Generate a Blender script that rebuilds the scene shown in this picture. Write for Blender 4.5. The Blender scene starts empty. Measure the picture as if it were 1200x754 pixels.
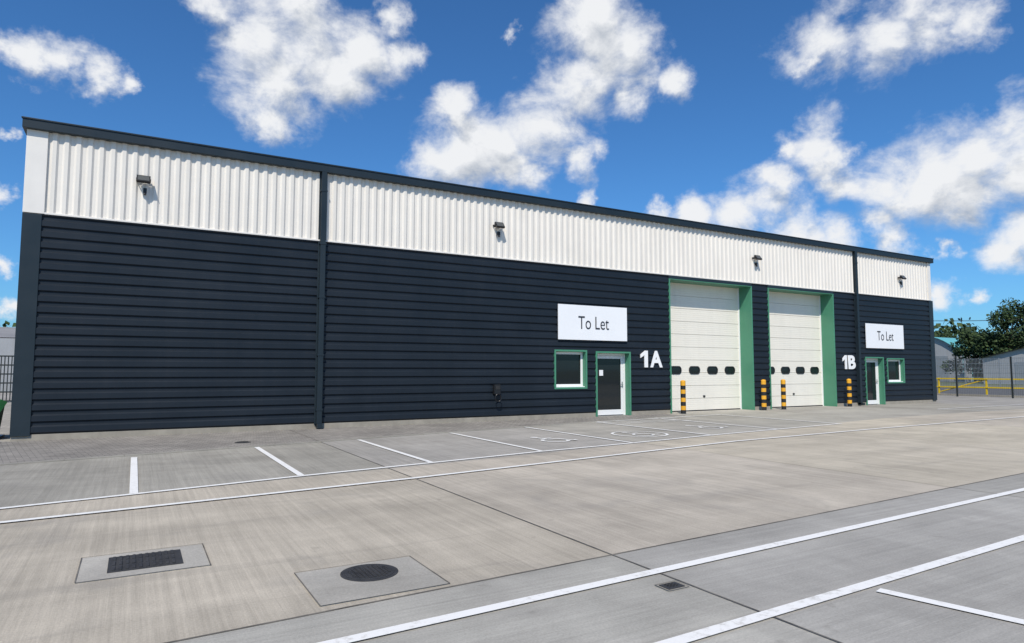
import bpy, math, random
from mathutils import Vector, Matrix
random.seed(7)
scene=bpy.context.scene
# ------------------------------------------------------------------ materials
def new_mat(name):
    m=bpy.data.materials.new(name); m.use_nodes=True
    nt=m.node_tree; b=nt.nodes["Principled BSDF"]
    return m,nt,b
def math_node(nt,op,a,b=None,c=None):
    n=nt.nodes.new('ShaderNodeMath'); n.operation=op
    for i,v in enumerate((a,b,c)):
        if v is None: continue
        if isinstance(v,(int,float)): n.inputs[i].default_value=v
        else: nt.links.new(v,n.inputs[i])
    return n.outputs[0]
def noise(nt,vec,scale,detail=4,rough=.55,dist=0):
    n=nt.nodes.new('ShaderNodeTexNoise'); n.inputs['Scale'].default_value=scale
    n.inputs['Detail'].default_value=detail; n.inputs['Roughness'].default_value=rough
    n.inputs['Distortion'].default_value=dist
    if vec is not None: nt.links.new(vec,n.inputs['Vector'])
    return n
def mapping(nt,vec,scale=(1,1,1),rot=(0,0,0)):
    n=nt.nodes.new('ShaderNodeMapping'); n.inputs['Scale'].default_value=scale; n.inputs['Rotation'].default_value=rot
    nt.links.new(vec,n.inputs['Vector']); return n.outputs[0]
def maprange(nt,v,a,b,c,d):
    n=nt.nodes.new('ShaderNodeMapRange'); nt.links.new(v,n.inputs[0])
    for i,x in enumerate((a,b,c,d)): n.inputs[i+1].default_value=x
    return n.outputs[0]
def mixcol(nt,fac,a,b,mode='MIX'):
    n=nt.nodes.new('ShaderNodeMix'); n.data_type='RGBA'; n.blend_type=mode
    for sock,v in ((n.inputs[0],fac),(n.inputs[6],a),(n.inputs[7],b)):
        if isinstance(v,(int,float)): sock.default_value=v
        elif isinstance(v,tuple): sock.default_value=(*v,1) if len(v)==3 else v
        else: nt.links.new(v,sock)
    return n.outputs[2]
def bump(nt,b,h,strength=.3,dist=.01):
    n=nt.nodes.new('ShaderNodeBump'); n.inputs['Strength'].default_value=strength; n.inputs['Distance'].default_value=dist
    nt.links.new(h,n.inputs['Height']); nt.links.new(n.outputs[0],b.inputs['Normal'])
def pos(nt):
    return nt.nodes.new('ShaderNodeNewGeometry').outputs['Position']

def painted(name,col,rough=.5,var=.06,scale=1.5,metal=0,dirt=0,oil=0.0,spec=.5,dirtcol=(.22,.2,.16)):
    m,nt,b=new_mat(name); p=pos(nt)
    n=noise(nt,p,scale,4,.6)
    f=maprange(nt,n.outputs[0],.3,.7,1-var,1+var)
    c=nt.nodes.new('ShaderNodeVectorMath'); c.operation='SCALE'; c.inputs[0].default_value=col
    nt.links.new(f,c.inputs['Scale'])
    out=c.outputs[0]
    if dirt:
        st=noise(nt,mapping(nt,p,(3.5,3.5,.25)),1.3,5,.65)
        d=maprange(nt,st.outputs[0],.45,.75,0,dirt)
        out=mixcol(nt,d,out,dirtcol)
    nt.links.new(out,b.inputs['Base Color'])
    r=maprange(nt,n.outputs[0],.3,.7,rough-.06,rough+.06); nt.links.new(r,b.inputs['Roughness'])
    b.inputs['Metallic'].default_value=metal; b.inputs['Specular IOR Level'].default_value=spec
    if oil:
        o=noise(nt,mapping(nt,p,(.6,.6,1.2)),1.7,2,.5); bump(nt,b,o.outputs[0],oil,.02)
    return m
M={}
M['white_clad']=painted('white_cladding_paint',(.75,.705,.635),.5,.03,.8,dirt=.14,oil=.15,spec=.3)
M['dark_clad']=painted('anthracite_cladding_paint',(.0115,.0170,.0245),.45,.12,.7,dirt=.06,oil=.3,spec=.3,dirtcol=(.05,.05,.05))
M['dark_trim']=painted('anthracite_trim_paint',(.016,.025,.032),.42,.08,1.2,spec=.35)
M['white_trim']=painted('white_trim_paint',(.75,.71,.65),.45,.03,1.2,dirt=.05)
M['green']=painted('green_trim_paint',(.065,.235,.14),.42,.06,1.4,dirt=.03)
M['door_cream']=painted('sectional_door_paint',(.78,.735,.64),.5,.02,1.0,dirt=.06,spec=.3)
M['door_frame']=painted('white_door_frame_paint',(.8,.79,.77),.35,.02,2)
M['black']=painted('black_plastic',(.012,.012,.013),.4,.1,3)
M['seal']=painted('rubber_seal',(.02,.02,.02),.7,.1,3)
M['steel']=painted('steel',(.45,.45,.45),.35,.05,3,metal=.9)
M['sign_white']=painted('sign_board_white',(.82,.82,.82),.35,.015,1.5)
M['sign_black']=painted('sign_lettering_dark',(.02,.022,.03),.5,.05,3)
M['letter_white']=painted('lettering_white',(.84,.83,.81),.4,.02,3)
M['yellow']=painted('yellow_band_paint',(.74,.36,.02),.45,.08,5)
M['blackband']=painted('black_band_paint',(.015,.015,.015),.5,.1,5)
M['railyellow']=painted('yellow_rail_paint',(.68,.47,.02),.5,.08,2)
M['fence_dark']=painted('dark_fence_paint',(.02,.025,.025),.5,.1,2)
M['fence_grey']=painted('galvanised_fence',(.30,.32,.33),.5,.1,2,metal=.3)
M['shed_grey']=painted('grey_shed_cladding',(.34,.35,.36),.6,.1,.3,dirt=.2)
M['shed_roof']=painted('shed_roof_sheet',(.24,.23,.22),.7,.15,.3,dirt=.2)
M['teal']=painted('turquoise_roof_sheet',(.12,.40,.42),.5,.06,.3)
M['signblue']=painted('blue_board',(.06,.12,.2),.5,.06,.5)
M['bingreen']=painted('green_bin_plastic',(.02,.12,.03),.5,.1,3)
M['plinth']=painted('concrete_plinth',(.30,.27,.22),.85,.18,2.5,dirt=.25)
M['bark']=painted('bark',(.09,.065,.045),.9,.25,3)
M['castiron']=painted('cast_iron_dark',(.035,.034,.034),.6,.35,8)
M['wire']=painted('cable_black',(.02,.02,.02),.6,.1,3)
M['led']=painted('lamp_glass',(.10,.10,.09),.15,.05,3)
m,nt,b=new_mat('dark_window_glass'); b.inputs['Base Color'].default_value=(.012,.016,.018,1); b.inputs['Roughness'].default_value=.04
n=noise(nt,pos(nt),1.1,2,.5); bump(nt,b,n.outputs[0],.05,.02); M['glass']=m

def concrete(name,ang=0,use_attr=True,base=(.35,.31,.25),brush=.16):
    m,nt,b=new_mat(name); p=pos(nt)
    if use_attr:
        a=nt.nodes.new('ShaderNodeVertexColor'); a.layer_name='tone'; col=a.outputs[0]
    else:
        a=nt.nodes.new('ShaderNodeRGB'); a.outputs[0].default_value=(*base,1); col=a.outputs[0]
    rp=mapping(nt,p,(1,1,1),(0,0,ang))
    big=noise(nt,p,.26,6,.65,.8); mid=noise(nt,p,1.3,6,.7,.4); fine=noise(nt,p,60,3,.75)
    streak=noise(nt,mapping(nt,rp,(17,.30,1)),1.0,5,.8)
    bands=noise(nt,mapping(nt,rp,(1.6,.10,1)),1.0,4,.6)
    xb=noise(nt,mapping(nt,rp,(.06,1.3,1)),1.0,4,.6)
    f=maprange(nt,big.outputs[0],.32,.68,.82,1.13)
    f=math_node(nt,'MULTIPLY',f,maprange(nt,mid.outputs[0],.3,.7,.90,1.09))
    f=math_node(nt,'MULTIPLY',f,maprange(nt,fine.outputs[0],.3,.7,.86,1.14))
    f=math_node(nt,'MULTIPLY',f,maprange(nt,streak.outputs[0],.3,.7,1-brush,1+brush))
    f=math_node(nt,'MULTIPLY',f,maprange(nt,bands.outputs[0],.3,.7,.92,1.08))
    f=math_node(nt,'MULTIPLY',f,maprange(nt,xb.outputs[0],.3,.7,.93,1.07))
    v=nt.nodes.new('ShaderNodeVectorMath'); v.operation='SCALE'; nt.links.new(col,v.inputs[0]); nt.links.new(f,v.inputs['Scale'])
    ty=noise(nt,mapping(nt,p,(.10,1.9,1),(0,0,-.12)),1.0,5,.6,.6)
    tm=maprange(nt,ty.outputs[0],.57,.74,0,.34)
    pa=noise(nt,p,.55,5,.62,1.2); pm=maprange(nt,pa.outputs[0],.56,.68,0,.26)
    sp=noise(nt,p,3.2,3,.5); sm=maprange(nt,sp.outputs[0],.68,.76,0,.32)
    o=mixcol(nt,tm,v.outputs[0],(.17,.155,.135)); o=mixcol(nt,pm,o,(.22,.205,.185)); o=mixcol(nt,sm,o,(.14,.125,.105))
    nt.links.new(o,b.inputs['Base Color']); b.inputs['Roughness'].default_value=.85
    b.inputs['Specular IOR Level'].default_value=.25
    h=math_node(nt,'ADD',streak.outputs[0],math_node(nt,'MULTIPLY',fine.outputs[0],.5))
    bump(nt,b,h,.6,.008)
    return m
M['concrete']=concrete('brushed_concrete')
M['concrete_x']=concrete('brushed_concrete_cross',ang=math.radians(90),brush=.13)
M['collar']=concrete('concrete_collar',ang=.5,use_attr=False,base=(.37,.345,.30),brush=.02)
M['kerb']=concrete('kerb_concrete',ang=.5,use_attr=False,base=(.30,.28,.24),brush=.02)
m,nt,b=new_mat('joint_sealant'); p=pos(nt); n=noise(nt,p,2.0,4,.6)
nt.links.new(mixcol(nt,maprange(nt,n.outputs[0],.35,.65,0,1),(.07,.062,.052),(.20,.18,.15)),b.inputs['Base Color']); b.inputs['Roughness'].default_value=.9; M['joint']=m
m,nt,b=new_mat('white_road_paint'); p=pos(nt); n=noise(nt,p,14,6,.7); n2=noise(nt,p,1.2,4,.6)
f=math_node(nt,'ADD',n.outputs[0],math_node(nt,'MULTIPLY',n2.outputs[0],.5))
nt.links.new(mixcol(nt,maprange(nt,f,.79,1.0,0,.68),(.77,.75,.71),(.40,.37,.32)),b.inputs['Base Color']); b.inputs['Roughness'].default_value=.7
bump(nt,b,n.outputs[0],.3,.004); M['paint']=m
m,nt,b=new_mat('block_paving'); p=pos(nt)
br=nt.nodes.new('ShaderNodeTexBrick'); br.inputs['Scale'].default_value=1; br.inputs['Brick Width'].default_value=.2; br.inputs['Row Height'].default_value=.1
br.inputs['Mortar Size'].default_value=.006; br.inputs['Color1'].default_value=(.22,.20,.175,1); br.inputs['Color2'].default_value=(.30,.275,.24,1); br.inputs['Mortar'].default_value=(.10,.09,.08,1)
nt.links.new(mapping(nt,p,(1,1,1),(0,0,math.radians(-10))),br.inputs['Vector'])
n=noise(nt,p,.6,6,.65); f=maprange(nt,n.outputs[0],.3,.7,.75,1.2)
v=nt.nodes.new('ShaderNodeVectorMath'); v.operation='SCALE'; nt.links.new(br.outputs[0],v.inputs[0]); nt.links.new(f,v.inputs['Scale'])
nt.links.new(v.outputs[0],b.inputs['Base Color']); b.inputs['Roughness'].default_value=.9; bump(nt,b,math_node(nt,'SUBTRACT',1.0,br.outputs[1]),.4,.005); M['paving']=m
m,nt,b=new_mat('rough_grass_ground'); p=pos(nt); n=noise(nt,p,.05,8,.65); n2=noise(nt,p,2,6,.7)
c=mixcol(nt,maprange(nt,n.outputs[0],.4,.6,0,1),(.10,.12,.05),(.19,.17,.12)); c=mixcol(nt,maprange(nt,n2.outputs[0],.3,.7,0,.6),c,(.06,.09,.03))
nt.links.new(c,b.inputs['Base Color']); b.inputs['Roughness'].default_value=.95; M['terrain']=m
m,nt,b=new_mat('asphalt'); p=pos(nt); n=noise(nt,p,30,4,.7); n2=noise(nt,p,.4,5,.6)
c=mixcol(nt,n.outputs[0],(.055,.055,.055),(.12,.118,.112)); c=mixcol(nt,maprange(nt,n2.outputs[0],.4,.7,0,.4),c,(.16,.15,.14)); nt.links.new(c,b.inputs['Base Color']); b.inputs['Roughness'].default_value=.9; M['asphalt']=m
def leafmat(name,a,c2):
    m,nt,b=new_mat(name); p=pos(nt); n=noise(nt,p,.9,4,.7)
    c=mixcol(nt,maprange(nt,n.outputs[0],.35,.65,0,1),a,c2); nt.links.new(c,b.inputs['Base Color']); b.inputs['Roughness'].default_value=.7
    b.inputs['Specular IOR Level'].default_value=.2
    return m
M['leaf']=leafmat('foliage_dark',(.012,.026,.010),(.035,.062,.02))
M['leaf2']=leafmat('foliage_mid',(.025,.045,.013),(.06,.09,.028))

# ------------------------------------------------------------------ mesh builder
class MB:
    def __init__(s): s.v=[];s.f=[];s.mi=[];s.ms=[]
    def mid(s,m):
        if m not in s.ms: s.ms.append(m)
        return s.ms.index(m)
    def add(s,vs,fs,m):
        o=len(s.v); s.v+= [tuple(x) for x in vs]; k=s.mid(m)
        for f in fs: s.f.append(tuple(o+i for i in f)); s.mi.append(k)
    def box(s,x0,x1,y0,y1,z0,z1,m,mat=None):
        vs=[Vector((x,y,z)) for x in (x0,x1) for y in (y0,y1) for z in (z0,z1)]
        if mat is not None: vs=[mat@v for v in vs]
        s.add(vs,[(0,1,3,2),(4,6,7,5),(0,4,5,1),(2,3,7,6),(0,2,6,4),(1,5,7,3)],m)
    def quad(s,a,b,c,d,m): s.add([a,b,c,d],[(0,1,2,3)],m)
    def cyl(s,p0,p1,r0,r1,m,n=12,caps=True):
        p0=Vector(p0);p1=Vector(p1);d=(p1-p0).normalized()
        a=d.orthogonal().normalized();b=d.cross(a);vs=[]
        for p,r in ((p0,r0),(p1,r1)):
            for i in range(n):
                t=2*math.pi*i/n; vs.append(p+a*math.cos(t)*r+b*math.sin(t)*r)
        fs=[(i,(i+1)%n,n+(i+1)%n,n+i) for i in range(n)]
        if caps: fs+= [tuple(range(n-1,-1,-1)),tuple(range(n,2*n))]
        s.add(vs,fs,m)
    def finish(s,name,parent=None,bevel=0,smooth=False):
        me=bpy.data.meshes.new(name); me.from_pydata(s.v,[],s.f)
        for m in s.ms: me.materials.append(M[m])
        me.polygons.foreach_set('material_index',s.mi)
        if smooth: me.polygons.foreach_set('use_smooth',[True]*len(s.f))
        me.update(); ob=bpy.data.objects.new(name,me); scene.collection.objects.link(ob)
        if parent: ob.parent=parent
        if bevel:
            bv=ob.modifiers.new('bevel','BEVEL'); bv.width=bevel; bv.segments=2; bv.limit_method='ANGLE'
        return ob
def empty(name):
    e=bpy.data.objects.new(name,None); scene.collection.objects.link(e); return e

# ------------------------------------------------------------------ ground
g=MB(); R=2500; K=64
g.add([(R*math.cos(2*math.pi*i/K),R*math.sin(2*math.pi*i/K),-.02) for i in range(K)],[tuple(range(K))],'terrain')
g.finish('ground')
xs=[-45.5,-39.4,-33.25,-27.1,-20.95,-14.8,-8.65,-2.5,3.66,9.8,15.95,22.1,28.25,34.4,40.5,46.2]
rows=[(40,0),(-8.6,.15),(-14.0,.05),(-20.2,.05),(-26.4,.05),(-32.6,.05),(-45,.05)]
tones=[(.335,.312,.270),(.435,.384,.306),(.355,.336,.298),(.38,.35,.30),(.36,.33,.28),(.36,.33,.28)]
def rowy(k,x):
    a,s=rows[k]; return a+s*min(x,24)
y=MB(); cols=[]
for k in range(len(rows)-1):
    for i in range(len(xs)-1):
        a,b_=xs[i],xs[i+1]
        y.quad((a,rowy(k+1,a),0),(b_,rowy(k+1,b_),0),(b_,rowy(k,b_),0),(a,rowy(k,a),0),'concrete_x' if k==2 else 'concrete')
        r=1+random.uniform(-.07,.07); t=tones[k]; cols.append((t[0]*r,t[1]*r,t[2]*r*random.uniform(.97,1.03)))
yo=y.finish('concrete_yard')
ca=yo.data.color_attributes.new('tone','FLOAT_COLOR','CORNER')
for pi,p_ in enumerate(yo.data.polygons):
    for li in p_.loop_indices: ca.data[li].color=(*cols[pi],1)
def strip(mb,p,q,w,z,m):
    p=Vector((*p,0));q=Vector((*q,0));d=(q-p).normalized();n=Vector((-d.y,d.x,0))*w/2
    mb.quad(*[(v.x,v.y,z) for v in (p-n,q-n,q+n,p+n)],m)
j=MB()
for x in xs[1:-1]:
    strip(j,(x,20 if x>36 else -.1),(x,-45),.012 if x!=3.66 else .016,.0075,'joint')
for k in (2,3,4,5):
    for i in range(len(xs)-1): strip(j,(xs[i],rowy(k,xs[i])),(xs[i+1],rowy(k,xs[i+1])),.020,.0035,'joint')
j.finish('concrete_joints')
def ey(x): return -4.04+.18*x
pv=MB(); pv.quad((-12,ey(-12),.004),(17.1,ey(17.1),.004),(17.1,0.02,.004),(-12,0.02,.004),'paving')
pv.finish('block_paving')
kb=MB(); 
xx=-12.0
while xx<17.0:
    x2=min(xx+.915,17.1); kb.add([(xx+.004,ey(xx)-.14,0),(x2-.004,ey(x2)-.14,0),(x2-.004,ey(x2),0),(xx+.004,ey(xx),0),(xx+.004,ey(xx)-.14,.018),(x2-.004,ey(x2)-.14,.018),(x2-.004,ey(x2),.018),(xx+.004,ey(xx),.018)],[(4,5,6,7),(0,1,5,4),(1,2,6,5),(2,3,7,6),(3,0,4,7)],'kerb'); xx+=.915
kb.finish('edging_kerb')
# markings
mk=MB(); Z=.0115
def poly(pts,w=.1,z=Z):
    for a,b_ in zip(pts[:-1],pts[1:]): strip(mk,a,b_,w,z,'paint')
A=[(-12,-10.5),(-1.3,-8.85),(2.3,-8.14),(4.5,-7.8),(6.96,-7.39),(9.54,-7.1),(12.3,-6.7),(18.6,-6.05)]
B=[(-14,-11.0),(-1.2,-9.74),(3.57,-9.2),(11.8,-7.97),(18,-7.62),(26.9,-7.35),(40,-7.1)]
poly(A);poly(B,.1,Z+.003)
for x,yt,yb in [(-2.35,-4.8,-8.98),(.05,-4.5,-8.56),(2.25,-3.9,-8.1),(4.52,-3.5,-7.75),(7.05,-3.0,-7.33),(9.6,-2.45,-7.05),(12.45,-1.98,-6.64),(15.3,-1.5,-6.35),(18.5,-1.4,-6.02)]:
    strip(mk,(x,yt),(x,yb),.1,Z+.0015,'paint')
poly([(12.5,-2.0),(18.5,-1.45)],.1,Z+.004)
for i in range(6): strip(mk,(12.55+i*.5,-2.1-.1),(13.0+i*.5,-2.95),.08,Z,'paint')
poly([(-14,-15.1),(1.11,-14.49),(10.42,-14.1),(40,-13.3)],.10)
poly([(-14,-15.9),(2.79,-15.47),(7.42,-15.33),(40,-14.4)],.10)
for k,x in enumerate([-4.9,-2.45,-.05,4.76,7.2,9.6,12.0]):
    strip(mk,(x,-15.52),(x+1.2,-20.4),.1,Z-.0015,'paint')
poly([(29.1,-3.4),(30.9,-7.25)],.1,Z)
poly([(29.1,-3.4),(41,-3.2)],.1,Z+.0015)
mk.finish('parking_bay_markings')
def wheelchair(cx,cy,s,ring=False,rot=0):
    w=MB(); th=.075*s
    def P(u,v): 
        c,s_=math.cos(rot),math.sin(rot); return (cx+(u*c-v*s_)*s,cy+(u*s_+v*c)*s)
    def seg(a,b_,z): strip(w,P(*a),P(*b_),th,z,'paint')
    def arc(u,v,r,a0,a1,z,t=th,n=20):
        for i in range(n):
            t0=math.radians(a0+(a1-a0)*i/n);t1=math.radians(a0+(a1-a0)*(i+1)/n)
            r0=r-t/2/s;r1=r+t/2/s
            q=[P(u+r0*math.cos(t0),v+r0*math.sin(t0)),P(u+r1*math.cos(t0),v+r1*math.sin(t0)),P(u+r1*math.cos(t1),v+r1*math.sin(t1)),P(u+r0*math.cos(t1),v+r0*math.sin(t1))]
            w.quad(*[(a,b_,z) for a,b_ in q],'paint')
    arc(0,-.18,.26,120,370,.0115)
    arc(-.08,.5,.04,0,360,.0115,t=.08*s,n=12)
    seg((-.08,.40),(-.04,.02),.0135); seg((-.06,.22),(.16,.22),.0155); seg((-.06,.02),(.2,.02),.0175); seg((.18,.04),(.32,-.36),.0195); seg((.3,-.36),(.42,-.32),.0215)
    if ring: arc(0.05,0.03,.72,0,360,.0115,n=36)
    return w.finish('disabled_bay_symbol')
wheelchair(8.4,-5.6,1.15); wheelchair(11.05,-5.6,.95,True); wheelchair(14.1,-4.9,1.15)
def edge(mb,x0,x1,y0,y1):
    z=.009
    for a,b_ in (((x0,y0),(x1,y0)),((x0,y1),(x1,y1))): strip(mb,a,b_,.009,z,'joint')
    for a,b_ in (((x0,y0),(x0,y1)),((x1,y0),(x1,y1))): strip(mb,a,b_,.009,z+.001,'joint')
def cover_rect(name,x0,x1,y0,y1,cx0,cx1,cy0,cy1):
    o=empty(name)
    c=MB(); c.box(cx0,cx1,cy0,cy1,.0,.0055,'collar'); edge(c,cx0,cx1,cy0,cy1)
    c.finish('collar',o)
    b_=MB(); b_.box(x0,x1,y0,y1,.0,.011,'castiron')
    n=int((x1-x0)/.05)
    for i in range(n):
        xa=x0+.03+i*(x1-x0-.06)/n
        for h in (0,1,2):
            ya=y0+.03+h*(y1-y0-.03)/3
            b_.box(xa,xa+.022,ya,ya+(y1-y0)/3-.035,.011,.020,'castiron')
    b_.finish('grate',o)
cover_rect('drain_gully',-.13,.41,-12.28,-11.8,-.33,.6,-12.44,-11.68)
cover_rect('drain_gully',3.44,3.6,-14.76,-14.65,3.42,3.62,-14.78,-14.63)
def cover_round(cx,cy,r,sq=None):
    o=empty('manhole_cover'); c=MB()
    if sq: c.box(sq[0],sq[1],sq[2],sq[3],0,.0055,'collar'); edge(c,*sq); c.finish('collar',o)
    d=MB(); d.cyl((cx,cy,0),(cx,cy,.010),r,r,'castiron',40); d.cyl((cx,cy,.010),(cx,cy,.013),r*.86,r*.86,'castiron',40)
    for i in range(-5,6):
        for k in range(-5,6):
            if math.hypot(i,k)*.16*r<r*.75: d.box(cx+i*.155*r-.011,cx+i*.155*r+.011,cy+k*.155*r-.011,cy+k*.155*r+.011,.013,.020,'castiron')
    d.finish('lid',o)
cover_round(1.67,-13.28,.225,(1.15,2.11,-13.84,-13.0)); cover_round(2.14,-2.75,.17)

# ------------------------------------------------------------------ building
bld=empty('industrial_unit_building')
ZB,ZW,ZT=.11,5.21,7.16
def hprofile(z0,z1,pitch=.25):
    pts=[]; z=.11
    while z<ZW+.4:
        pts+= [(z,-.002),(z+.04,-.002),(z+.075,-.040),(z+pitch-.055,-.040),(z+pitch-.02,-.002)]; z+=pitch
    out=[]
    for (a,ya),(b_,yb) in zip(pts[:-1],pts[1:]):
        if b_<=z0 or a>=z1: continue
        lo,hi=max(a,z0),min(b_,z1); fy=lambda q:ya+(yb-ya)*(q-a)/(b_-a) if b_>a else ya
        if not out: out.append((lo,fy(lo)))
        out.append((hi,fy(hi)))
    return out
def hclad(mb,x0,x1,z0,z1,m='dark_clad'):
    pr=hprofile(z0,z1)
    for (a,ya),(b_,yb) in zip(pr[:-1],pr[1:]):
        mb.quad((x0,ya,a),(x1,ya,a),(x1,yb,b_),(x0,yb,b_),m)
dc=MB()
XL,XR=-2.02,35.26
D1=(17.45,21.92);D2=(23.0,27.32);W1=(12.2,13.56,.97,2.31);P1=(13.93,15.5,2.28);P2=(29.6,31.08,2.26);W2=(31.34,32.8,1.0,2.22);DT=5.06
segs=[(XL,W1[0],0),(W1[1],P1[0],0),(P1[1],D1[0],0),(D1[1],D2[0],0),(D2[1],P2[0],0),(P2[1],W2[0],0),(W2[1],XR,0)]
for a,b_,_ in segs: hclad(dc,a,b_,ZB,ZW)
for W in (W1,W2): hclad(dc,W[0],W[1],ZB,W[2]); hclad(dc,W[0],W[1],W[3],ZW)
for P_ in (P1,P2): hclad(dc,P_[0],P_[1],P_[2],ZW)
dc.finish('dark_cladding',bld)
wc=MB(); x=-1.98; pw=.235; pts=[]
while x<XR: pts+=[(x,0),(x+.07,0),(x+.115,-.04),(x+.19,-.04)]; x+=pw
pts=[p_ for p_ in pts if p_[0]<XR]+[(XR,0)]
for (a,ya),(b_,yb) in zip(pts[:-1],pts[1:]): wc.quad((a,ya,ZW),(b_,yb,ZW),(b_,yb,ZT),(a,ya,ZT),'white_clad')
wc.finish('white_cladding',bld)
tr=MB()
tr.box(-2.37,-1.96,-.055,.3,ZW+.002,ZT,'white_trim'); tr.box(XR-.02,35.5,-.055,.3,ZW+.002,ZT,'white_trim')
tr.box(-1.96,XR-.02,-.052,.0,ZW-.005,ZW+.04,'white_trim')
tr.box(-2.37,-2.0,-.055,.3,ZB,ZW-.01,'dark_trim'); tr.box(XR-.02,35.6,-.055,.3,ZB,ZW-.01,'dark_trim')
tr.finish('corner_flashings',bld,.006)
fa=MB(); fa.box(-2.45,35.62,-.17,.5,ZT,7.39,'dark_trim'); fa.box(-2.47,35.64,-.19,-.12,7.36,7.40,'dark_trim')
fa.finish('eaves_fascia_gutter',bld,.008)
rf=MB(); rf.add([(-2.45,.4,7.36),(35.62,.4,7.36),(35.62,10,7.85),(-2.45,10,7.85),(35.62,20,7.36),(-2.45,20,7.36)],[(0,1,2,3),(3,2,4,5)],'shed_roof'); rf.finish('roof',bld)
ew=MB()
for xs_ in (-2.36,35.58):
    ew.add([(xs_,.3,.1),(xs_,20,.1),(xs_,20,ZW),(xs_,.3,ZW)],[(0,1,2,3)],'dark_clad')
    ew.add([(xs_,.3,ZW),(xs_,20,ZW),(xs_,20,7.36),(xs_,10,7.84),(xs_,.3,7.36)],[(0,1,2,3,4)],'white_clad')
ew.quad((-2.36,20,.1),(35.58,20,.1),(35.58,20,7.36),(-2.36,20,7.36),'dark_clad')
ew.finish('end_walls',bld)
pl=MB()
for a,b_ in ((-2.36,P1[0]),(P1[1],D1[0]),(D1[1],D2[0]),(D2[1],P2[0]),(P2[1],35.58)): pl.box(a,b_,-.012,.3,0,ZB+.03,'plinth')
pl.box(-2.36,-2.3,.3,20,0,.12,'plinth')
pl.finish('plinth',bld)
dp=MB()
for x in (4.42,29.02):
    dp.box(x-.07,x+.07,-.17,-.05,.06,ZT,'dark_trim')
    dp.box(x-.11,x+.11,-.047,-.044,.11,ZT,'dark_trim')
    for z in (.5,2.0,3.6,5.1,6.6): dp.box(x-.09,x+.09,-.18,-.047,z,z+.05,'dark_trim')
    dp.box(x-.07,x+.07,-.28,-.05,.03,.14,'dark_trim')
dp.finish('downpipes',bld,.006)
def lining(mb,x0,x1,z0,z1,d,m='green',bottom=True,face=.055,head=None):
    f=-.058; hd=face if head is None else head
    mb.box(x0-face,x0+.004,f,d,z0-(face if bottom else 0),z1+hd,m)
    mb.box(x1-.004,x1+face,f,d,z0-(face if bottom else 0),z1+hd,m)
    mb.box(x0+.004,x1-.004,f,d,z1-.004,z1+hd,m)
    if bottom: mb.box(x0+.004,x1-.004,f,d,z0-face,z0+.004,m)
gl=MB()
lining(gl,W1[0]+.06,W1[1]-.06,W1[2]+.06,W1[3]-.06,.24); lining(gl,W2[0]+.06,W2[1]-.06,W2[2]+.06,W2[3]-.06,.24)
lining(gl,P1[0]+.06,P1[1]-.06,0.004,P1[2]-.06,.30,bottom=False); lining(gl,P2[0]+.06,P2[1]-.06,.004,P2[2]-.06,.30,bottom=False)
lining(gl,D1[0],D1[1],.004,DT,.66,bottom=False,face=.05,head=.02); lining(gl,D2[0],D2[1],.004,DT,.66,bottom=False,face=.05,head=.02)
for D in (D1,D2): gl.box(D[0]-.05,D[1]+.05,-.05,.3,DT+.023,ZW-.006,'dark_trim')
gl.finish('green_opening_linings',bld,.004)
def sec_door(D):
    o=MB(); y0=.60
    x0,x1=D; nsec=10; h=(DT)/nsec
    prof=[]
    for i in range(nsec):
        z=i*h; prof+=[(z+.004,.03),(z+.010,0)]
        k=6
        for q in range(1,k): zz=z+.01+(h-.02)*q/k; prof+=[(zz-.008,0),(zz-.004,.004),(zz+.004,.004),(zz+.008,0)]
        prof+=[(z+h-.010,0),(z+h-.004,.03)]
    for (a,ya),(b_,yb) in zip(prof[:-1],prof[1:]): o.quad((x0+.05,y0+ya,a),(x1-.05,y0+ya,a),(x1-.05,y0+yb,b_),(x0+.05,y0+yb,b_),'door_cream')
    o.box(x0,x0+.06,y0-.03,y0+.05,0,DT,'door_frame'); o.box(x1-.06,x1,y0-.03,y0+.05,0,DT,'door_frame')
    o.box(x0+.05,x1-.05,y0-.006,y0+.03,.0,.05,'seal')
    o.finish('sectional_door',bld)
    w=MB(); c=(x0+x1)/2+.1
    for i in range(4):
        cx=c-1.5+i*1.0; cz=1.62
        def rr(a,b_,r,yq,n=8):
            out=[]
            for sx,sz,t0 in ((1,1,0),(-1,1,90),(-1,-1,180),(1,-1,270)):
                for q in range(n+1):
                    t=math.radians(t0+90*q/n); out.append((cx+sx*(a-r)+r*math.cos(t),yq,cz+sz*(b_-r)+r*math.sin(t)))
            return out
        o1=rr(.30,.16,.15,y0-.022); o0=rr(.30,.16,.15,y0+.01); i1=rr(.25,.115,.11,y0-.022); ib=rr(.25,.115,.11,y0-.008); n=len(o1)
        w.add(o0+o1,[(k,(k+1)%n,n+(k+1)%n,n+k) for k in range(n)],'black')
        w.add(o1+i1,[(k,(k+1)%n,n+(k+1)%n,n+k) for k in range(n)],'black')
        w.add(i1+ib,[(k,(k+1)%n,n+(k+1)%n,n+k) for k in range(n)],'black')
        w.add(ib,[tuple(range(n))],'glass')
    w.box(c-.05,c+.05,y0-.03,y0,.55,.62,'black')
    w.finish('vision_panels',bld)
sec_door(D1);sec_door(D2)
thr=MB()
for D in (D1,D2): thr.box(D[0],D[1],-.05,.7,-.01,.006,'collar')
thr.finish('door_thresholds',bld)
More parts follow.
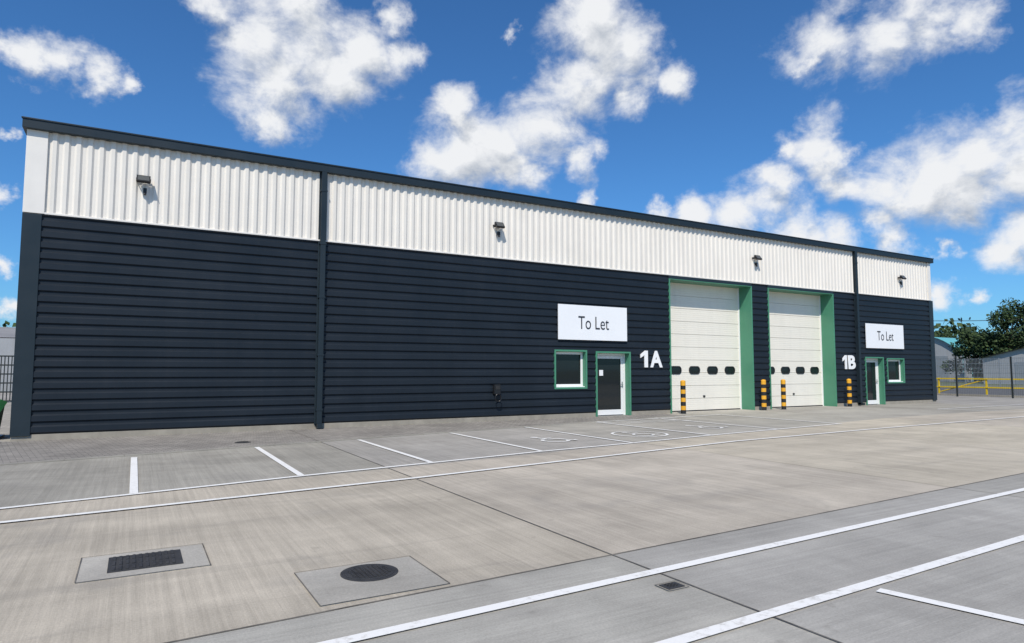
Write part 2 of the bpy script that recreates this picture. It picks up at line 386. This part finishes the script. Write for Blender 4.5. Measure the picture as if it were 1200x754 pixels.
def window(W):
    o=MB(); x0,x1,z0,z1=W[0]+.07,W[1]-.07,W[2]+.07,W[3]-.07; f=.085; y0=.12
    o.box(x0,x0+f,y0,y0+.07,z0,z1,'door_frame');o.box(x1-f,x1,y0,y0+.07,z0,z1,'door_frame')
    o.box(x0+f,x1-f,y0,y0+.07,z1-f,z1,'door_frame');o.box(x0+f,x1-f,y0,y0+.07,z0,z0+f+.01,'door_frame')
    o.box(x0-.01,x1+.01,y0-.10,y0,z0-.012,z0+.02,'door_frame')
    s=f+.012
    o.box(x0+f,x0+s,y0+.02,y0+.06,z0+s,z1-f,'seal');o.box(x1-s,x1-f,y0+.02,y0+.06,z0+s,z1-f,'seal')
    o.finish('window_frame',bld,.004)
    g_=MB(); g_.box(x0+f-.01,x1-f+.01,y0+.035,y0+.045,z0+f-.01,z1-f+.01,'glass'); g_.finish('window_glass',bld)
window(W1);window(W2)
def pdoor(P_):
    o=MB(); x0,x1,z1=P_[0]+.065,P_[1]-.065,P_[2]-.065; y0=.20; f=.08
    o.box(x0,x0+f,y0,y0+.08,.01,z1,'door_frame');o.box(x1-f,x1,y0,y0+.08,.01,z1,'door_frame');o.box(x0+f,x1-f,y0,y0+.08,z1-f,z1,'door_frame')
    a,b_=x0+f+.008,x1-f-.008; y1=y0+.012; g_=.10; zt=z1-f-.008
    o.box(a,a+g_,y1,y1+.05,.03,zt,'door_frame');o.box(b_-g_,b_,y1,y1+.05,.03,zt,'door_frame')
    o.box(a+g_,b_-g_,y1,y1+.05,zt-g_,zt,'door_frame');o.box(a+g_,b_-g_,y1,y1+.05,.03,.21,'door_frame')
    o.box(x0,x1,y0-.05,y0+.08,.0,.012,'steel')
    hx=b_-g_/2
    o.box(hx-.02,hx+.02,y1-.012,y1,.98,1.2,'steel'); o.box(hx-.13,hx+.01,y1-.06,y1-.04,1.09,1.11,'steel'); o.box(hx-.01,hx+.01,y1-.05,y1-.01,1.09,1.11,'steel')
    o.finish('entrance_door',bld,.003)
    q=MB(); q.box(a+g_-.01,b_-g_+.01,y1+.02,y1+.03,.2,zt-g_+.01,'glass')
    q.box(a+g_+.10,a+g_+.27,y1+.014,y1+.018,1.42,1.62,'sign_white')
    q.finish('door_glass',bld)
pdoor(P1);pdoor(P2)
mt=empty('ev_charge_point'); q=MB()
q.box(9.86,10.08,-.16,-.045,.86,1.16,'black'); q.box(9.9,10.04,-.175,-.16,1.0,1.12,'seal')
pts_=[]
for i in range(40):
    t=i/39*2*math.pi*2.0; pts_.append((9.97+.10*math.cos(t),-.18-.001*i,.74+.12*math.sin(t)))
for a,b_ in zip(pts_[:-1],pts_[1:]): q.cyl(a,b_,.014,.014,'black',6,False)
q.finish('body',mt,.0)
def text_mesh(s,name,x0,x1,z0,z1,yf,m,parent,offset=0,ext=.006):
    cu=bpy.data.curves.new(name,'FONT'); cu.body=s; cu.extrude=ext; cu.offset=offset; cu.resolution_u=6
    tmp=bpy.data.objects.new(name+'_c',cu); scene.collection.objects.link(tmp)
    dg=bpy.context.evaluated_depsgraph_get(); me=bpy.data.meshes.new_from_object(tmp.evaluated_get(dg)); bpy.data.objects.remove(tmp)
    X=[v.co.x for v in me.vertices];Y=[v.co.y for v in me.vertices]
    ax,bx,ay,by=min(X),max(X),min(Y),max(Y)
    for v in me.vertices:
        u=(v.co.x-ax)/(bx-ax);w=(v.co.y-ay)/(by-ay);z=v.co.z
        v.co=(x0+u*(x1-x0),yf-z,z0+w*(z1-z0))
    me.materials.clear(); me.materials.append(M[m]); 
    ob=bpy.data.objects.new(name,me); scene.collection.objects.link(ob)
    if parent: ob.parent=parent
    return ob
for x0,x1,z0,z1 in ((12.33,15.3,2.65,3.85),(29.66,32.74,2.67,3.83)):
    s=MB(); s.box(x0,x1,-.10,-.07,z0,z1,'sign_white')
    for xx in (x0+.4,x1-.45): s.box(xx,xx+.05,-.07,-.04,z0+.05,z1-.05,'steel')
    so=s.finish('to_let_sign',None,.004)
    c=(x0+x1)/2; text_mesh('To Let','lettering',c-.66,c+.66,z0+.38,z0+.82,-.108,'sign_black',so,offset=-.004,ext=.002)
def extr(mb,pts,y0,y1,m):
    n=len(pts); mb.add([(a,y0,b_) for a,b_ in pts]+[(a,y1,b_) for a,b_ in pts],[tuple(range(n)),tuple(range(2*n-1,n-1,-1))]+[(i,n+i,n+(i+1)%n,(i+1)%n) for i in range(n)],m)
for t,x0,x1,z0,z1 in (('A',15.92,17.0,1.72,2.33),('B',27.84,28.82,1.68,2.31)):
    e=empty('unit_number_lettering'); w=x1-x0;h=z1-z0; s=MB()
    st=.155*w/1.05; xr=x0+.34*w
    extr(s,[(xr-st,z0),(xr,z0),(xr,z1),(xr-st*.80,z1),(x0+.02,z1-.24*h),(x0+.02,z1-.44*h),(xr-st,z1-.27*h)],-.075,-.045,'letter_white')
    s.finish('numeral_1',e)
    text_mesh(t,'letter_'+t,x0+.44*w,x1,z0,z1,-.06,'letter_white',e,offset=.035 if t=='A' else .04,ext=.012)
def flood(x,z):
    s=MB(); T=Matrix.Translation((x,-.22,z))@Matrix.Rotation(math.radians(-38),4,'X')
    s.box(-.15,.15,-.035,.03,-.11,.11,'black',T); s.box(-.125,.125,-.041,-.035,-.085,.085,'led',T)
    for i in range(7): s.box(-.13+i*.04,-.12+i*.04,.03,.055,-.09,.09,'black',T)
    s.box(x-.16,x-.15,-.23,-.05,z-.02,z+.02,'black');s.box(x+.15,x+.16,-.23,-.05,z-.02,z+.02,'black');s.box(x-.16,x+.16,-.055,-.04,z-.03,z+.03,'black')
    s.box(x+.0,x+.08,-.12,-.042,z-.30,z-.19,'black'); s.cyl((x+.04,-.10,z-.30),(x+.04,-.12,z-.36),.035,.03,'black',10)
    s.finish('wall_floodlight',None,.003)
for x,z in ((.01,6.28),(10.0,6.26),(22.2,6.27),(32.7,6.2)): flood(x,z)
def bollard(x,y):
    s=MB(); r=.095; h=1.2; nb=8
    for i in range(nb):
        s.cyl((x,y,h*i/nb),(x,y,h*(i+1)/nb),r,r,'blackband' if i%2==0 else 'yellow',24,False)
    prev=r
    for i in range(1,6):
        a=math.radians(90*i/5); s.cyl((x,y,h+.05*math.sin(math.radians(90*(i-1)/5))),(x,y,h+.05*math.sin(a)),prev,r*math.cos(a)+.0005,'yellow',24,False); prev=r*math.cos(a)+.0005
    s.cyl((x,y,0),(x,y,.012),r+.04,r+.04,'collar',24)
    s.finish('safety_bollard')
for x,y in ((17.68,-.4),(22.1,-.4),(23.3,-.4),(27.75,-.4)): bollard(x,y)
s=MB(); s.add([(-3.9,.5,.05),(-2.75,.5,.05),(-2.75,1.3,.05),(-3.9,1.3,.05),(-3.98,.42,.6),(-2.67,.42,.6),(-2.67,1.38,.8),(-3.98,1.38,.8)],[(0,1,5,4),(1,2,6,5),(2,3,7,6),(3,0,4,7),(4,5,6,7),(3,2,1,0)],'bingreen')
s.box(-4.0,-2.65,.38,1.4,.0,.06,'black'); s.add([(-4.02,.38,.62),(-2.63,.38,.62),(-2.63,1.42,.83),(-4.02,1.42,.83),(-3.9,.5,.72),(-2.75,.5,.72),(-2.75,1.3,.9),(-3.9,1.3,.9)],[(0,1,5,4),(1,2,6,5),(2,3,7,6),(3,0,4,7),(4,5,6,7)],'bingreen')
s.finish('grit_bin')

# ------------------------------------------------------------------ surroundings
def fence(name,p,q,h,step,m,wm,wire=.004,bar=.1):
    s=MB(); p=Vector((*p,0));q=Vector((*q,0));L=(q-p).length;d=(q-p)/L
    k=int(L/step)
    for i in range(k+1):
        c=p+d*step*i; s.box(c.x-.04,c.x+.04,c.y-.04,c.y+.04,0,h+.05,m)
    n=int(L/bar)
    for i in range(n):
        c=p+d*bar*i; s.cyl((c.x,c.y,.05),(c.x,c.y,h),wire,wire,wm,4,False)
    for i in range(int(h/.4)+1):
        z=.08+i*(h-.1)/int(h/.4); s.cyl((p.x,p.y,z),(q.x,q.y,z),wire*1.6,wire*1.6,wm,4,False)
    return s.finish(name)
fence('mesh_security_fence',(44.8,15.5),(44.8,-20.5),2.4,3,'fence_dark','fence_dark',.003,.1)
fence('mesh_security_fence',(72,70),(72,-20),2.8,3,'fence_grey','fence_grey',.014,.12)
fence('palisade_fence',(-40,22),(-2.9,22),2.3,2.7,'fence_dark','fence_dark',.03,.14)
ap=MB(); ap.quad((46.4,-80,-.012),(68,-80,-.012),(68,120,-.012),(46.4,120,-.012),'asphalt'); ap.finish('access_road')
k2=MB(); k2.box(46.2,46.38,-60,60,-.02,.12,'kerb'); k2.finish('road_kerb')
yb=MB()
for y_ in (-8,-5,-2,1,4,7,10): yb.box(49.5,49.6,y_-.05,y_+.05,0,1.12,'railyellow')
for z in (.45,1.02): yb.box(49.47,49.63,-8.05,10.05,z,z+.09,'railyellow')
yb.box(49.5,49.58,-2,1.0,.5,.56,'railyellow')
for (a,za,b_,zb) in ((-1.9,.15,.9,1.0),(4.1,1.0,6.9,.15)): yb.cyl((49.55,a,za),(49.55,b_,zb),.04,.04,'railyellow',6)
yb.finish('yellow_barrier_rail',None,.004)
def shed(name,x0,x1,y0,y1,h,ha,wall,roof,arch=False):
    o=empty(name); w=MB(); w.box(x0,x1,y0,y1,0,h,wall)
    n=12 if arch else 2; P=[]
    for i in range(n+1):
        t=i/n; yy=y0+(y1-y0)*t; zz=h+(ha-h)*(math.sin(math.pi*t) if arch else 1-abs(2*t-1)); P.append((yy,zz))
    for l in (x0,x1): w.add([(l,a,b_) for a,b_ in P],[tuple(range(n+1))],wall)
    w.finish('walls',o)
    r=MB()
    for (a,b_),(c,d) in zip(P[:-1],P[1:]): r.quad((x0-.4,a,b_+.05),(x1+.4,a,b_+.05),(x1+.4,c,d+.05),(x0-.4,c,d+.05),roof)
    xx=x0
    while xx<x1: r.box(xx,xx+.15,y0-.06,y0-.01,0,h-.1,roof) ; xx+=2.5
    r.box(x0-.08,x0-.02,y0+2,y0+6,.0,min(4,h-.5),'fence_grey')
    r.finish('roof',o)
shed('industrial_shed',-34,-7.2,41,66,3.9,5.3,'shed_grey','shed_roof')
shed('turquoise_roof_warehouse',108,120,33.5,43,4.4,6.9,'shed_grey','teal',True)
shed('grey_depot_building',92,100,14,23.5,3.2,4.4,'shed_grey','shed_roof')
sb=MB(); sb.box(74.9,75,6.4,9.2,1.9,4.6,'signblue'); sb.box(74.92,74.98,6.6,6.75,0,1.9,'fence_grey'); sb.box(74.92,74.98,8.85,9.0,0,1.9,'fence_grey')
for c in (7.2,8.3):
    sb.cyl((74.89,c,4.0),(74.87,c,4.0),.24,.24,'sign_white',14); sb.add([(74.88,c-.4,2.5),(74.88,c+.4,2.5),(74.88,c,3.7)],[(0,1,2)],'sign_white')
sb.finish('roadside_board')
def tree(x,y,h,r,seed,name='broadleaf_tree',n=6500,ls=.5,base=.12):
    rnd=random.Random(seed); s=MB()
    s.cyl((x,y,0),(x+.1,y,h*.45),.03*h,.018*h,'bark',8); s.cyl((x+.1,y,h*.45),(x,y+.1,h*.85),.018*h,.005*h,'bark',6)
    clumps=[]
    for i in range(34):
        t=rnd.uniform(base,1); a=rnd.uniform(0,2*math.pi); rad=r*math.sin(math.pi*min(1,max(.2,t*.86+.08)))**.6*rnd.uniform(.2,1)
        c=Vector((x+rad*math.cos(a),y+rad*math.sin(a),h*(t*.92))); clumps.append((c,rnd.uniform(.2,.38)*r*1.15))
        s.cyl((x,y,h*max(.2,t*.6)),c,.008*h,.003*h,'bark',5,False)
    for i in range(n):
        c,cr=rnd.choice(clumps); d=Vector((rnd.gauss(0,1),rnd.gauss(0,1),rnd.gauss(0,.8)))
        d=d.normalized()*cr*rnd.uniform(.3,1.05)**.6; p_=c+d
        u=Vector((rnd.uniform(-1,1),rnd.uniform(-1,1),rnd.uniform(-1,1))).normalized(); v=u.orthogonal().normalized(); q=ls*rnd.uniform(.5,1.1)
        s.add([p_-u*q*.5,p_+v*q*.35,p_+u*q*.5,p_-v*q*.35],[(0,1,2,3)],'leaf' if rnd.random()<.7 else 'leaf2')
    return s.finish(name)
tree(103.5,25.6,11.2,4.8,1,n=8500); tree(106.5,20.0,12.0,5.2,2,n=8500); tree(112,15,11,4.8,4); tree(103,29.6,7.4,3.2,3,n=4200)
tree(140,52,9.5,4.6,12,n=4000)
def treeline(pts,h,seed):
    rnd=random.Random(seed); s=MB()
    for (x,y) in pts:
        hh=h*rnd.uniform(.65,1.2); rr=hh*.5
        s.cyl((x,y,0),(x,y,hh*.6),.2,.1,'bark',5,False)
        for i in range(520):
            d=Vector((rnd.gauss(0,1),rnd.gauss(0,1),rnd.gauss(0,1))).normalized()*rnd.uniform(.5,1.1)
            p_=Vector((x+d.x*rr,y+d.y*rr,hh*.55+d.z*hh*.45)); 
            if p_.z<.2: p_.z=rnd.uniform(.2,1.5)
            u=Vector((rnd.uniform(-1,1),rnd.uniform(-1,1),rnd.uniform(-1,1))).normalized(); v=u.orthogonal().normalized(); q=rnd.uniform(.9,1.8)
            s.add([p_-u*q*.5,p_+v*q*.4,p_+u*q*.5,p_-v*q*.4],[(0,1,2,3)],'leaf' if rnd.random()<.6 else 'leaf2')
    return s.finish('distant_trees')
pt=[]
for i in range(68):
    a=math.radians(52+i*.7+random.uniform(-.3,.3)); d=205+random.uniform(-15,25); pt.append((d*math.sin(a),-18+d*math.cos(a)))
for i in range(22):
    a=math.radians(-30+i*1.6+random.uniform(-.4,.4)); d=190+random.uniform(-15,25); pt.append((d*math.sin(a),-18+d*math.cos(a)))
treeline(pt,12,5)
ul=empty('overhead_power_line'); s=MB()
PA,PB=(95,38),(105,12)
for (x,y_) in (PA,PB): s.cyl((x,y_,0),(x,y_,9.6),.14,.10,'bark',8); s.box(x-.06,x+.06,y_-.8,y_+.8,9.1,9.25,'bark')
for off in (-.7,0,.7):
    last=None
    for i in range(17):
        t=i/16; c=(PA[0]+(PB[0]-PA[0])*t+off*.3,PA[1]+(PB[1]-PA[1])*t+off,9.3-1.0*4*t*(1-t)*.9)
        if last: s.cyl(last,c,.018,.018,'wire',4,False)
        last=c
s.finish('poles_and_wires',ul)

# ------------------------------------------------------------------ sky and sun
sd=Vector((-.18,-.25,.36)).normalized(); el=math.asin(sd.z); az=math.atan2(sd.x,sd.y)
L=bpy.data.lights.new('sun','SUN'); L.energy=4.5; L.angle=math.radians(.53); L.color=(1,.94,.85)
lo=bpy.data.objects.new('sun',L); scene.collection.objects.link(lo); lo.rotation_euler=(-sd).to_track_quat('-Z','Y').to_euler(); lo.location=(-20,-30,40)
w=bpy.data.worlds.new('World'); scene.world=w; w.use_nodes=True; nt=w.node_tree; nt.nodes.clear()
try: w.cycles.sampling_method='MANUAL'; w.cycles.sample_map_resolution=256
except Exception: pass
C="-72 214 11,-54 215 14,-32 212 11,-13 211 7,78 256 31,118 255 37,99 225 27,97 199 16,148 240 24,169 267 23,42 270 15,206 263 14,195 288 14,111 286 24,256 187 33,234 178 20,283 197 27,254 219 17,325 211 29,298 176 19,360 243 31,375 271 32,368 298 23,401 263 22,438 235 14,397 231 18,359 181 16,302 281 8,563 248 23,600 247 25,630 243 23,654 240 15,554 237 9,617 262 21,554 173 19,571 167 12,537 177 8,681 166 23,660 147 26,629 139 25,601 139 24,578 144 17,682 137 24,649 128 19,672 89 16,687 102 17,594 115 14,540 117 19,515 136 20,489 128 18,568 109 16,521 151 13,457 132 14,605 96 14,632 90 7,549 103 14,638 57 10,-86 119 7,-82 72 6,-88 159 5,-80 43 6,366 145 9,425 137 10,656 57 7"
grp=bpy.data.node_groups.new('cloud_field','ShaderNodeTree')
grp.interface.new_socket('Vector',in_out='INPUT',socket_type='NodeSocketVector'); grp.interface.new_socket('Value',in_out='OUTPUT',socket_type='NodeSocketFloat')
gi=grp.nodes.new('NodeGroupInput'); go=grp.nodes.new('NodeGroupOutput')
wn=noise(grp,gi.outputs[0],8,6,.66)
vm=grp.nodes.new('ShaderNodeVectorMath'); vm.operation='MULTIPLY_ADD'; grp.links.new(wn.outputs['Color'],vm.inputs[0]); vm.inputs[1].default_value=(.11,.11,.08)
va=grp.nodes.new('ShaderNodeVectorMath'); va.operation='ADD'; grp.links.new(gi.outputs[0],va.inputs[0]); va.inputs[1].default_value=(-.055,-.055,-.04)
grp.links.new(va.outputs[0],vm.inputs[2]); wv=vm.outputs[0]
cur=None
for b_ in C.split(','):
    a,e,r=[float(t)/10 for t in b_.split()]; a=math.radians(a);e=math.radians(e);r=math.radians(r)*1.72
    d=grp.nodes.new('ShaderNodeVectorMath'); d.operation='DISTANCE'; grp.links.new(wv,d.inputs[0]); d.inputs[1].default_value=(math.sin(a)*math.cos(e),math.cos(a)*math.cos(e),math.sin(e))
    v=math_node(grp,'MULTIPLY_ADD',d.outputs['Value'],-1/r,1.0)
    cur=v if cur is None else math_node(grp,'SMOOTH_MAX',cur,v,.15)
cur=math_node(grp,'MAXIMUM',cur,-.5)
fb=noise(grp,mapping(grp,gi.outputs[0],(1,1,1.5)),11,11,.60,.25)
val=math_node(grp,'ADD',cur,math_node(grp,'MULTIPLY',math_node(grp,'SUBTRACT',fb.outputs[0],.5),1.8))
val=math_node(grp,'SUBTRACT',val,.42)
grp.links.new(val,go.inputs[0])
tc=nt.nodes.new('ShaderNodeTexCoord')
def fld(off):
    a=nt.nodes.new('ShaderNodeVectorMath'); a.operation='ADD'; nt.links.new(tc.outputs['Generated'],a.inputs[0]); a.inputs[1].default_value=off
    g_=nt.nodes.new('ShaderNodeGroup'); g_.node_tree=grp; nt.links.new(a.outputs[0],g_.inputs[0]); return g_.outputs[0]
f1=fld((0,0,0)); f2=fld((-.016,-.005,.028))
dens=nt.nodes.new('ShaderNodeMapRange'); dens.interpolation_type='SMOOTHSTEP'; nt.links.new(f1,dens.inputs[0]); dens.inputs[1].default_value=-.30; dens.inputs[2].default_value=.46
sh=math_node(nt,'SUBTRACT',math_node(nt,'MULTIPLY',f1,.7),f2)
shade=maprange(nt,sh,-.60,.06,0,1)
ccol=mixcol(nt,shade,(.42,.47,.55),(.87,.885,.91))
sky=nt.nodes.new('ShaderNodeTexSky'); sky.sky_type='NISHITA'; sky.sun_disc=False; sky.sun_elevation=el; sky.sun_rotation=az%(2*math.pi)
sky.air_density=1.0; sky.dust_density=.5; sky.ozone_density=3
bs=nt.nodes.new('ShaderNodeVectorMath'); bs.operation='MULTIPLY'; nt.links.new(sky.outputs[0],bs.inputs[0]); bs.inputs[1].default_value=(.47,.92,1.33)
bg=nt.nodes.new('ShaderNodeBackground'); nt.links.new(bs.outputs[0],bg.inputs[0]); bg.inputs[1].default_value=.097
bc=nt.nodes.new('ShaderNodeBackground'); nt.links.new(ccol,bc.inputs[0]); bc.inputs[1].default_value=1
mx=nt.nodes.new('ShaderNodeMixShader'); nt.links.new(dens.outputs[0],mx.inputs[0]); nt.links.new(bg.outputs[0],mx.inputs[1]); nt.links.new(bc.outputs[0],mx.inputs[2])
wo=nt.nodes.new('ShaderNodeOutputWorld'); nt.links.new(mx.outputs[0],wo.inputs[0])
scene.view_settings.view_transform='Standard'; scene.view_settings.look='None'; scene.view_settings.exposure=0

# ------------------------------------------------------------------ camera
yaw,pit,rol=math.radians(29.847),math.radians(4.273),math.radians(.061)
F=Vector((math.sin(yaw)*math.cos(pit),math.cos(yaw)*math.cos(pit),math.sin(pit))); Rr=Vector((math.cos(yaw),-math.sin(yaw),0)); U=Rr.cross(F)
R2=Rr*math.cos(rol)+U*math.sin(rol);U2=-Rr*math.sin(rol)+U*math.cos(rol)
cd=bpy.data.cameras.new('camera'); cd.sensor_width=36; cd.lens=36*768.2/1200; cd.clip_end=6000; cd.clip_start=.05
co=bpy.data.objects.new('camera',cd); scene.collection.objects.link(co)
mt4=Matrix((( R2.x,U2.x,-F.x,0),(R2.y,U2.y,-F.y,-18.449),(R2.z,U2.z,-F.z,1.6),(0,0,0,1)))
co.matrix_world=mt4; scene.camera=co
